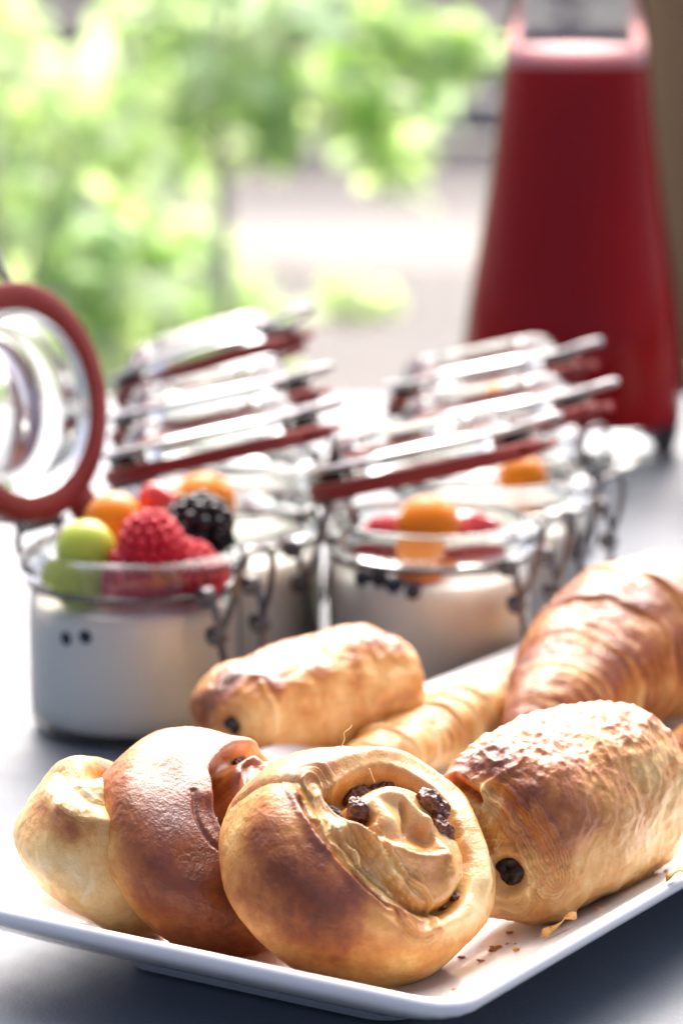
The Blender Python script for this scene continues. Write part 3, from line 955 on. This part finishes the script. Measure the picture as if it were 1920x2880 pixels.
# ------------------------------------------------------------------ swing-top jars
HX, HY = -.81, .59                       # hinge side: back left; the clasp is opposite
KANG = math.atan2(-HY, -HX)
def rotz(V, a):
    c, s_ = math.cos(a), math.sin(a)
    return [(x * c - y * s_, x * s_ + y * c, z) for x, y, z in [tuple(v) for v in V]]
def helix(c, r, turns, length, n=40):
    return [(c[0] + r * math.cos(2 * math.pi * turns * t), c[1] + (t - .5) * length, c[2] + r * math.sin(2 * math.pi * turns * t)) for t in np.linspace(0, 1, n)]
def circle(r, z, n=72, a0=0, a1=2 * math.pi):
    return [(r * math.cos(a), r * math.sin(a), z) for a in np.linspace(a0, a1, n, endpoint=abs(a1 - a0) < 6.28)]
JM = {}
def jar_meshes():
    body = [(1e-5, .0022), (.031, .0012), (.034, .0004), (.0364, .0022), (.0376, .0055), (.0379, .012), (.0379, .044), (.0374, .0485), (.0364, .0515), (.0362, .0535)]
    JM['body'] = mesh_from('jar_body', *lathe('b', body, 72))
    rim = [(.0362, .0537), (.0370, .0560), (.0402, .0572), (.0411, .0590), (.0411, .0618), (.0400, .0636), (.0385, .0644), (.0372, .0660), (.0360, .0664), (.0349, .0656), (.0344, .0630), (.0342, .0560), (.0344, .0537)]
    JM['rim'] = mesh_from('jar_rim', *lathe('r', rim, 72, True))
    lid = [(1e-5, .0125), (.024, .0125), (.0265, .0150), (.0300, .0152), (.0325, .0115), (.0355, .0068), (.0402, .0060), (.0414, .0044), (.0410, .0006), (.0402, .0), (.0342, .0), (.0336, -.0055), (.0325, -.0064), (.0306, -.0060), (.0298, .0035), (.0262, .0072), (1e-5, .0076)]
    V, F_ = lathe('l', lid, 72)
    JM['lid'] = mesh_from('lid', V, [f[::-1] for f in F_])
    gk = [(.0344, -.0001), (.0344, -.0055), (.0350, -.0062), (.0430, -.0062), (.0437, -.0055), (.0437, -.0008), (.0430, -.0001)]
    g1 = lathe('g', gk, 72, True)
    bx = box(.0432, .0520, -.0065, .0065, -.0042, -.0012)
    JM['gasket'] = mesh_from('gasket', *join(g1, (rotz(bx[0], KANG), bx[1])))
    wr = .00125
    # bail over the lid: rim circle open at the clasp side, drawn out into a loop
    a0 = R(20)
    arc = [(.0428 * math.cos(a), .0428 * math.sin(a), .0052) for a in np.linspace(a0, 2 * math.pi - a0, 60)]
    lp = smooth_path([arc[0], (.050, .0105, .0056), (.0575, .0085, .0066), (.0605, 0, .0072), (.0575, -.0085, .0066), (.050, -.0105, .0056), arc[-1]], 30)
    pts = arc + list(lp[::-1][1:-1])
    JM['bail'] = mesh_from('bail_wire', *[rotz(tube(pts, wr, 8, True)[0], KANG), tube(pts, wr, 8, True)[1]])
    ring = tube(circle(.0377, .0536), wr, 8, True)
    JM['neck'] = mesh_from('neck_wire', *ring)
    # hinge: two uprights and a coil at the back
    hp = [tube(smooth_path([(-.0380, y, .0536), (-.0435, y, .0570), (-.0455, y, .0635), (-.0440, y, .0690)], 14), wr, 8) for y in (-.011, .011)]
    hp.append(tube(helix((-.0445, 0, .0690), .0022, 7, .024, 70), .0009, 6))
    V, F_ = join(*hp)
    JM['hinge'] = mesh_from('hinge', rotz(V, KANG), F_)
    # clasp: coiled pivots, hanging lever, upper loop
    cp = []
    for y in (-.0125, .0125):
        cp.append(tube(helix((.0425, y, .0545), .0026, 3, .0050, 44), .0011, 6))
        cp.append(tube(helix((.0465, y * .98, .0415), .0026, 3, .0045, 44), .0011, 6))
    V, F_ = join(*cp)
    JM['pivot'] = mesh_from('pivot_coil', rotz(V, KANG), F_)
    lv = smooth_path([(.0440, -.0125, .0560), (.0475, -.0128, .0470), (.0485, -.0115, .0360), (.0495, -.0070, .0200), (.0500, -.0030, .0130), (.0500, .0030, .0130), (.0495, .0070, .0200), (.0485, .0115, .0360), (.0475, .0128, .0470), (.0440, .0125, .0560)], 60)
    V, F_ = tube(lv, .0013, 8)
    JM['lever'] = mesh_from('clasp_lever', rotz(V, KANG), F_)
    ul = smooth_path([(.0470, -.0110, .0420), (.0520, -.0105, .0520), (.0545, -.0095, .0640), (.0548, -.0060, .0700), (.0548, .0060, .0700), (.0545, .0095, .0640), (.0520, .0105, .0520), (.0470, .0110, .0420)], 50)
    V, F_ = tube(ul, .0012, 8)
    JM['loop'] = mesh_from('clasp_loop', rotz(V, KANG), F_)
    yg = [(1e-5, .0032), (.030, .0030), (.0345, .0042), (.0366, .0075), (.0370, .0130), (.0370, .0430), (.0362, .0460), (.0345, .0468), (.020, .0480), (1e-5, .0488)]
    JM['yogurt'] = mesh_from('yogurt', *lathe('y', yg, 72))
jar_meshes()
JG = 'swing-top jars of yogurt and fruit'
def jar(x, y, alpha, label, ylabel):
    t = empty('swing_top_jar', (x, y, 0), label, 'jar', JG)
    link('jar_body', JM['body'], M['thin'], t)
    link('jar_rim', JM['rim'], M['glass'], t)
    link('neck_wire', JM['neck'], M['clasp'], t)
    link('hinge', JM['hinge'], M['clasp'], t)
    lv = link('clasp_lever', JM['lever'], M['clasp'], t)
    link('pivot_coil', JM['pivot'], M['clasp'], t)
    link('clasp_loop', JM['loop'], M['clasp'], t)
    hz = Vector((HX * .0440, HY * .0440, .0690))
    ax = Vector((HY, -HX, 0)).normalized()
    Mx = Matrix.Translation(hz) @ Matrix.Rotation(-alpha, 4, ax) @ Matrix.Translation(-hz) @ Matrix.Translation((0, 0, .0715 if alpha > 1 else .0755))
    l = link('lid', JM['lid'] if alpha < 1 else JM['lid'].copy(), M['lid'] if alpha < 1 else M['hazy'], t)
    if alpha > 1: l.data.materials[0] = M['hazy']
    l.matrix_basis = Mx
    gk = link('gasket', JM['gasket'], M['rubber'], l)
    gk.rotation_euler = (0, 0, R(150) if alpha > 1 else R(8))
    link('bail_wire', JM['bail'], M['wire'], l)
    o = link('yogurt', JM['yogurt'], M['yogurt'], None, (x, y, .0))
    tag(o, ylabel, 'yogurt', 'yogurt in the jars')
    return t
JA = (-.0737, 1.092); JB = (.0330, 1.142); JC = (-.0455, 1.175); JD = (.0610, 1.236); JE = (-.0540, 1.355); JF = (-.0500, 1.264); JG_ = (.0640, 1.350)
jar(*JA, R(101), 'front left jar heaped with berries, its lid swung fully open', 'white yogurt in the front left jar under grape and berries')
jar(*JB, R(15), 'jar behind the chocolate rolls with lid ajar over one orange berry', 'white yogurt in the jar right of centre, behind the small chocolate roll')
jar(*JC, R(15), 'jar directly behind the berry-heaped jar, lid ajar with red gasket', 'white yogurt in the jar directly behind the berry-heaped one')
jar(*JD, R(14), 'right-hand jar with lid ajar, between the orange-berry jar and the rearmost one', 'white yogurt in the right-hand jar between the orange-berry jar and the rearmost one')
jar(*JG_, R(14), 'rearmost right jar, its lid topmost of the right stack before the red carafe', 'white yogurt in the rearmost right jar before the carafe')
jar(*JF, R(15), 'middle jar of the left stack, its lid between two other lids', 'white yogurt in the middle jar of the left stack')
jar(*JE, R(22), 'rearmost left jar, its tilted lid topmost of the left stack of lids', 'white yogurt in the rearmost left jar')

# ------------------------------------------------------------------ fruit
def sphere_part(c, r, seg=12, rings=8, sq=(1, 1, 1)):
    V = [(c[0], c[1], c[2] + r * sq[2])]
    Fc = []
    for i in range(1, rings):
        p = math.pi * i / rings
        for k in range(seg):
            a = 2 * math.pi * k / seg
            V.append((c[0] + r * sq[0] * math.sin(p) * math.cos(a), c[1] + r * sq[1] * math.sin(p) * math.sin(a), c[2] + r * sq[2] * math.cos(p)))
    V.append((c[0], c[1], c[2] - r * sq[2]))
    for k in range(seg):
        k2 = (k + 1) % seg
        Fc.append((0, 1 + k, 1 + k2))
        for i in range(rings - 2):
            a = 1 + i * seg
            Fc.append((a + k, a + seg + k, a + seg + k2, a + k2))
        a = 1 + (rings - 2) * seg
        Fc.append((a + k, len(V) - 1, a + k2))
    return V, Fc
def berry_mesh(name, prof, rdrop, seed):
    """prof: list of (radius, height) rings carrying drupelets"""
    rg = random.Random(seed)
    parts = [lathe('c', [(1e-5, prof[0][1] - .001)] + [(max(r - rdrop * .3, 1e-4), z) for r, z in prof] + [(1e-5, prof[-1][1])], 20)]
    for q, (r, z) in enumerate(prof):
        n = max(1, int(2 * math.pi * r / (rdrop * 1.75)))
        for k in range(n):
            a = 2 * math.pi * (k + .5 * (q % 2)) / n + rg.uniform(-.06, .06)
            parts.append(sphere_part((r * math.cos(a), r * math.sin(a), z + rg.uniform(-.0002, .0002)), rdrop * rg.uniform(.92, 1.1), 10, 8))
    return mesh_from(name, *join(*parts))
def fruit(name, me, mat, loc, rot, label, cat, group=None):
    o = link(name, me, M[mat], None, tuple(loc))
    o.rotation_euler = rot
    tag(o, label, cat, group)
    return o
def ball(name, r, sq=(1, 1, 1)): return mesh_from(name, *sphere_part((0, 0, 0), r, 40, 26, sq))
def onjar(px, py, y): return at_y(px, py, y)
crumbs()
rasp = berry_mesh('raspberry', [(.0100, 0), (.0108, .0030), (.0105, .0062), (.0094, .0094), (.0076, .0124), (.0052, .0150), (.0022, .0166)], .0022, 1)
blk = berry_mesh('blackberry', [(.0070, -.0085), (.0096, -.0050), (.0106, -.0005), (.0100, .0042), (.0078, .0082), (.0042, .0108), (.0004, .0118)], .0030, 2)
g = ball('grape', .0106, (1, 1, 1.04))
fruit('grape', g, 'grape', onjar(242, 1548, 1.074), (0, 0, 0), 'green grape on top of the berry-heaped jar, left of the raspberry', 'grape', 'grapes in the front left jar')
fruit('grape', g, 'grape', onjar(224, 1628, 1.072), (0, 0.3, 0), 'green grape half hidden behind the jar glass, under the other grape', 'grape', 'grapes in the front left jar')
p = onjar(430, 1575, 1.070)
fruit('raspberry', rasp, 'raspberry', p, (R(8), R(-3), 0), 'pointed red raspberry at the front of the berry-heaped jar', 'raspberry', 'raspberries in the front left jar')
fruit('raspberry', rasp, 'raspberry', onjar(375, 1665, 1.071), (R(6), 0, 1.0), 'raspberry behind the jar glass, left of the two beneath the pointed one', 'raspberry', 'raspberries in the front left jar')
fruit('raspberry', rasp, 'raspberry', onjar(530, 1662, 1.074), (R(6), 0, 2.0), 'raspberry behind the jar glass, right of the two beneath the pointed one', 'raspberry', 'raspberries in the front left jar')
fruit('blackberry', blk, 'blackberry', onjar(558, 1492, 1.096), (R(20), R(15), 0), 'shiny black blackberry on the jar heap, right of the raspberry', 'blackberry')
fruit('blackberry', blk, 'blackberry', onjar(545, 1620, 1.100), (R(40), R(35), 1.3), 'blackberry lower in the heap, under the shiny black one', 'blackberry')
fruit('physalis', ball('physalis', .0110, (1, 1, 1)), 'physalis', onjar(322, 1470, 1.104), (0, 0, 0), 'orange physalis berry between the green grape and the raspberry', 'physalis', 'physalis berries in the jars')
fruit('physalis', ball('physalis', .0105, (1, 1, 1)), 'physalis', onjar(300, 1610, 1.104), (0, 0, 0), 'orange physalis berry deeper in the heap, behind the grapes', 'physalis', 'physalis berries in the jars')
# strawberry half, cut face forward
def straw():
    pr = [(1e-5, .0115), (.0045, .0095), (.0088, .0045), (.0102, 0), (.0090, -.0050), (.0055, -.0078), (1e-5, -.0085)]
    V, F_ = lathe('s', pr, 28)
    V = [(x, y * .62, z) for x, y, z in V]
    seeds = [sphere_part((.95 * r * math.cos(a), .62 * .98 * r * math.sin(a), z), .0006, 6, 4) for r, z in pr[1:-1] for a in np.arange(0, 6.2, .9)]
    return mesh_from('strawberry', *join((V, F_), *seeds))
fruit('strawberry', straw(), 'strawberry', onjar(452, 1428, 1.112), (R(60), R(70), R(10)), 'bright red strawberry half at the back of the berry heap', 'strawberry')
def fr2(px, py, y, r, label): fruit('physalis', ball('physalis', r, (1, 1, .95)), 'physalis', onjar(px, py, y), (0, 0, 0), label, 'physalis', 'physalis berries in the jars')
fr2(1205, 1476, 1.130, .0118, 'orange physalis berry under the ajar lid of the jar right of centre')
fr2(1470, 1345, 1.236, .0100, 'orange physalis berry under the lid at the right, nearest the carafe base')
fr2(575, 1412, 1.160, .0120, 'orange physalis berry in the jar directly behind the berry-heaped one')
for (px, py, y, rr_, lab) in ((1080, 1480, 1.142, 0, 'raspberry left of the orange physalis in the jar right of centre'), (1330, 1478, 1.142, 1.2, 'raspberry right of the orange physalis in the jar right of centre')):
    fruit('raspberry', rasp, 'raspberry', onjar(px, py + 105, y), (0.1, .1, rr_), lab, 'raspberry', 'raspberries in the jar right of centre')
fr2(1180, 1590, 1.118, .0095, 'orange physalis berry seen through the glass neck of the jar right of centre')
for j, (jx, jy), zz in (('C', JC, .0545), ('E', JE, .0545)):
    wh = {'C': 'jar directly behind the berry-heaped one', 'E': 'rearmost left jar'}[j]
    fruit('raspberry', rasp, 'raspberry', (jx - .016, jy - .006, .0485), (0, 0, .3), 'raspberry under the lid of the ' + wh, 'raspberry')
bb = ball('blueberry', .0034)
def blueb(J, px, py, label, k=1.0):
    # pressed against the glass wall
    d = ray(px, py); rr_ = .0362
    a = d[0] ** 2 + d[1] ** 2; b_ = -2 * (d[0] * J[0] + d[1] * J[1]); c_ = J[0] ** 2 + J[1] ** 2 - rr_ ** 2
    t = (-b_ - math.sqrt(b_ * b_ - 4 * a * c_)) / (2 * a)
    q = CAMP + d * t
    q[:2] = np.array(J) + (q[:2] - np.array(J)) * (.0346 / .0362)
    fruit('blueberry', bb, 'blueberry', q, (0, 0, 0), label, 'blueberry', 'blueberries showing through the jar glass')
blueb(JA, 190, 1795, 'left of two blueberries showing through the front left jar')
blueb(JA, 243, 1790, 'right of two blueberries showing through the front left jar')
for k, (px, py) in enumerate([(1012, 1628), (1060, 1630), (1105, 1648), (1160, 1668)]):
    blueb(JB, px, py, ['leftmost of four blueberries', 'second from left of four blueberries', 'third from left of four blueberries', 'rightmost and lowest of four blueberries'][k] + ' showing through the jar right of centre')

# ------------------------------------------------------------------ carafes of red juice, white cup
CP = [(1e-5, .004), (.050, .003), (.0545, .0008), (.0570, .004), (.0590, .014), (.0598, .030), (.0588, .055), (.0550, .085), (.0500, .115), (.0455, .145), (.0420, .175), (.0390, .203), (.0362, .225), (.0345, .245), (.0340, .262), (.0352, .280), (.0385, .296)]
def carafe(x, y, s, label, jl):
    t = empty('carafe', (x, y, 0), label, 'carafe', 'glass carafes of red juice')
    P = [(r * s, z * s) for r, z in CP]
    sp = smooth_path([(r, 0, z) for r, z in P[4:]], 60)
    outer = P[:4] + [(q[0], q[2]) for q in sp]
    link('glass_wall', mesh_from('glass_wall', *lathe('g', outer, 96)), M['carafe'], t)
    lip = outer[-1]
    link('lip', mesh_from('lip', *tube(circle(lip[0], lip[1]), .0016, 8, True)), M['glass'], t)
    base = [(1e-5, .0050), (.045, .0046), (.0535, .0060), (.0570, .0100), (.0574, .0150), (.0560, .0172), (.045, .0176), (1e-5, .0180)]
    link('base', mesh_from('base', *lathe('b', [(r * s, z * s) for r, z in base], 96)), M['carafe'], t)
    top = .2095 * s
    jp = [(1e-5, .0186 * s), (.050 * s, .0186 * s)] + [(q[0] - .0022, q[2]) for q in sp if .0186 * s < q[2] < top - .004] 
    rt = jp[-1][0] - .0002
    jp += [(rt, top - .003), (1e-5, top - .003)]
    o = link('juice', mesh_from('juice', *lathe('j', jp, 96)), M['juice'], None, (x, y, 0)); tag(o, jl, 'juice', 'red juice in the carafes')
    fp = [(1e-5, top - .0025), (rt, top - .0025), (rt - .0003, top + .004), (rt - .002, top + .0065), (1e-5, top + .006)]
    l = link('froth', mesh_from('froth', *lathe('f', fp, 96)), M['froth'], o)
carafe(.1235, 1.665, 1.0, 'tall glass carafe of dark red juice with pale pink froth', 'dark red juice filling the tall carafe behind the jars')
carafe(.272, 1.780, 1.0, 'second carafe of red juice, mostly outside the right edge', 'red juice in the second carafe at the right edge')
def cup():
    pr = [(1e-5, .004), (.020, .003), (.024, .0006), (.026, .003), (.031, .010), (.0365, .025), (.0395, .045), (.0405, .064), (.0402, .0660), (.0390, .0655), (.0382, .060), (.036, .028), (.029, .012), (1e-5, .0075)]
    pr = [(r, z) for r, z in pr]
    x, y = .2135, 1.545
    t = empty('cup', (x, y, 0), 'white china cup just showing at the right edge beside the carafe', 'cup')
    link('bowl', mesh_from('bowl', *lathe('c', pr, 64)), M['china'], t)
    hd = smooth_path([(.038, 0, .055), (.052, 0, .056), (.060, 0, .042), (.052, 0, .027), (.034, 0, .022)], 24)
    V, F_ = tube(hd, .0042, 10)
    link('handle', mesh_from('handle', rotz(V, .5), F_), M['china'], t)
cup()

# ------------------------------------------------------------------ garden: shrubs and a small tree, leaf by leaf
def leaves_mesh(name, C, size, tone, rng, droop=.5):
    n = len(C)
    prof = np.array([[0, 0, 0], [.22, .28, .5], [0, .30, .35], [-.22, .28, .5], [.24, .62, .6], [0, .66, .42], [-.24, .62, .6], [0, 1, .15]], float)
    prof[:, 2] *= .16
    a = rng.uniform(0, 2 * math.pi, n); el = rng.normal(-.25, .55, n); roll_ = rng.normal(0, .7, n)
    dy = np.stack([np.cos(a) * np.cos(el), np.sin(a) * np.cos(el), np.sin(el)], 1)
    sx = np.cross(dy, np.array([0, 0, 1.0])); sx /= np.linalg.norm(sx, axis=1)[:, None]
    nz = np.cross(sx, dy)
    sx2 = sx * np.cos(roll_)[:, None] + nz * np.sin(roll_)[:, None]; nz2 = np.cross(sx2, dy)
    V = C[:, None] + size[:, None, None] * (prof[None, :, 0, None] * 1.35 * sx2[:, None] + prof[None, :, 1, None] * dy[:, None] + prof[None, :, 2, None] * nz2[:, None])
    V = V.reshape(-1, 3)
    fq = [(0, 2, 1), (0, 3, 2), (1, 2, 5, 4), (2, 3, 6, 5), (4, 5, 7), (5, 6, 7)]
    F_ = [tuple(i + 8 * k for i in q) for k in range(n) for q in fq]
    me = mesh_from(name, V, F_)
    at = me.attributes.new('tone', 'FLOAT', 'POINT')
    at.data.foreach_set('value', np.repeat(tone, 8).astype(np.float32))
    return me
def shrub(name, base, blobs, n, size, label, cat, group, seed, stem_r=.012, tone=(.2, .9), trunk=None):
    """blobs: (x, y, z, radius) world; leaves sit in clumps on twigs"""
    rng = np.random.default_rng(seed)
    base = np.array(base)
    t = empty(name, base, label, cat, group)
    per = n // len(blobs)
    C, T = [], []
    stems = []
    for bx_, by_, bz_, br in blobs:
        c = np.array([bx_, by_, bz_])
        k = max(3, per // 9)
        tw = rng.normal(size=(k, 3)); tw /= np.linalg.norm(tw, axis=1)[:, None]
        tw = c + tw * (br * rng.uniform(.35, 1.0, k) ** .6)[:, None] * np.array([1, 1, .9])
        for q in tw:
            m = 9
            C.append(q + rng.normal(size=(m, 3)) * br * .20)
            T.append(np.clip(rng.uniform(*tone) + rng.normal(0, .15, m), 0, 1))
        mid = (base + c) / 2 + rng.normal(size=3) * .04 * np.array([1, 1, 0])
        if trunk is None:
            stems.append(tube(smooth_path([(base + rng.normal(size=3) * np.array([.03, .03, 0])) - base, mid - base, c - base], 12), np.linspace(stem_r, stem_r * .35, 12), 6))
        else:
            stems.append(tube(smooth_path([trunk - base, (trunk + c) / 2 - base + np.array([0, 0, .05]), c - base], 12), np.linspace(stem_r * .6, stem_r * .2, 12), 6))
        for q in tw[:8]:
            stems.append(tube([c - base, (c + q) / 2 - base, q - base], (stem_r * .25, stem_r * .18, stem_r * .1), 5))
    C = np.concatenate(C); T = np.concatenate(T)
    me = leaves_mesh('foliage', C - base, size * rng.uniform(.6, 1.25, len(C)), T, rng)
    o = link('foliage', me, M['leaf'], t)
    if trunk is not None:
        stems.append(tube(smooth_path([(0, 0, 0), (trunk - base) * .5 + np.array([.02, 0, 0]), trunk - base], 12), np.linspace(stem_r * 1.2, stem_r * .7, 12), 10))
        link('trunk', mesh_from('trunk', *join(*stems)), M['bark'], t)
    else:
        link('stem', mesh_from('stem', *join(*stems)), M['bark'], t)
def bl(px, py, y, r_px):
    p = at_y(px, py, y); return (p[0], p[1], p[2], r_px * y / FPX)
GG = 'plants in the garden beyond the table'
y = 4.4
shrub('shrub', (at_y(60, 600, y)[0], y, GZ), [bl(-60, 200, y, 260), bl(180, 420, y - .1, 230), bl(-40, 560, y, 240), bl(240, 700, y, 200), bl(60, 860, y, 260), bl(330, 950, y, 210), bl(150, 1150, y, 260), bl(-120, -60, y, 280)], 480, .075, 'broad-leaved light green shrub nearest the table at the left edge', 'shrub', GG, 3, .014, (.35, 1))
y = 5.3
shrub('shrub', (at_y(560, 900, y)[0], y, GZ), [bl(560, 760, y, 170), bl(640, 900, y, 170), bl(520, 1020, y, 200), bl(420, 600, y, 150), bl(700, 1080, y, 160)], 230, .07, 'soft green shrub behind the left stack of jar lids', 'shrub', GG, 4, .012, (.4, 1))
y = 5.0
tr = at_y(610, 250, y)
shrub('small_tree', (at_y(585, 900, y)[0], y, GZ), [bl(420, 60, y, 230), bl(660, 40, y - .2, 200), bl(820, 140, y, 200), bl(1010, 60, y, 210), bl(760, 330, y, 150), bl(960, 330, y + .1, 150), bl(1190, 130, y, 180), bl(1040, 430, y + .1, 110), bl(1270, 160, y, 120), bl(900, -120, y, 300), bl(500, -180, y, 300), bl(560, 300, y, 130)], 540, .08, 'small tree with leafy branches reaching over the gravel', 'tree', GG, 6, .015, (.25, 1), tr)
y = 8.0
shrub('shrub', (at_y(1000, 900, y)[0], y, GZ), [bl(1010, 850, y, 110), bl(960, 930, y, 120), bl(1060, 950, y, 90)], 160, .07, 'low yellow-green bush in the gravel between the two groups of jars', 'shrub', GG, 8, .01, (.6, 1))
y = 9.5
shrub('shrub', (at_y(200, 900, y)[0], y, GZ), [bl(40, 300, y, 260), bl(330, 250, y, 240), bl(200, 520, y, 240), bl(470, 480, y, 170), bl(40, 640, y, 200), bl(380, 680, y, 170), bl(640, 220, y, 170)], 600, .10, 'large dull green bush far back at the left, against the fence', 'shrub', GG, 9, .02, (.35, .9))
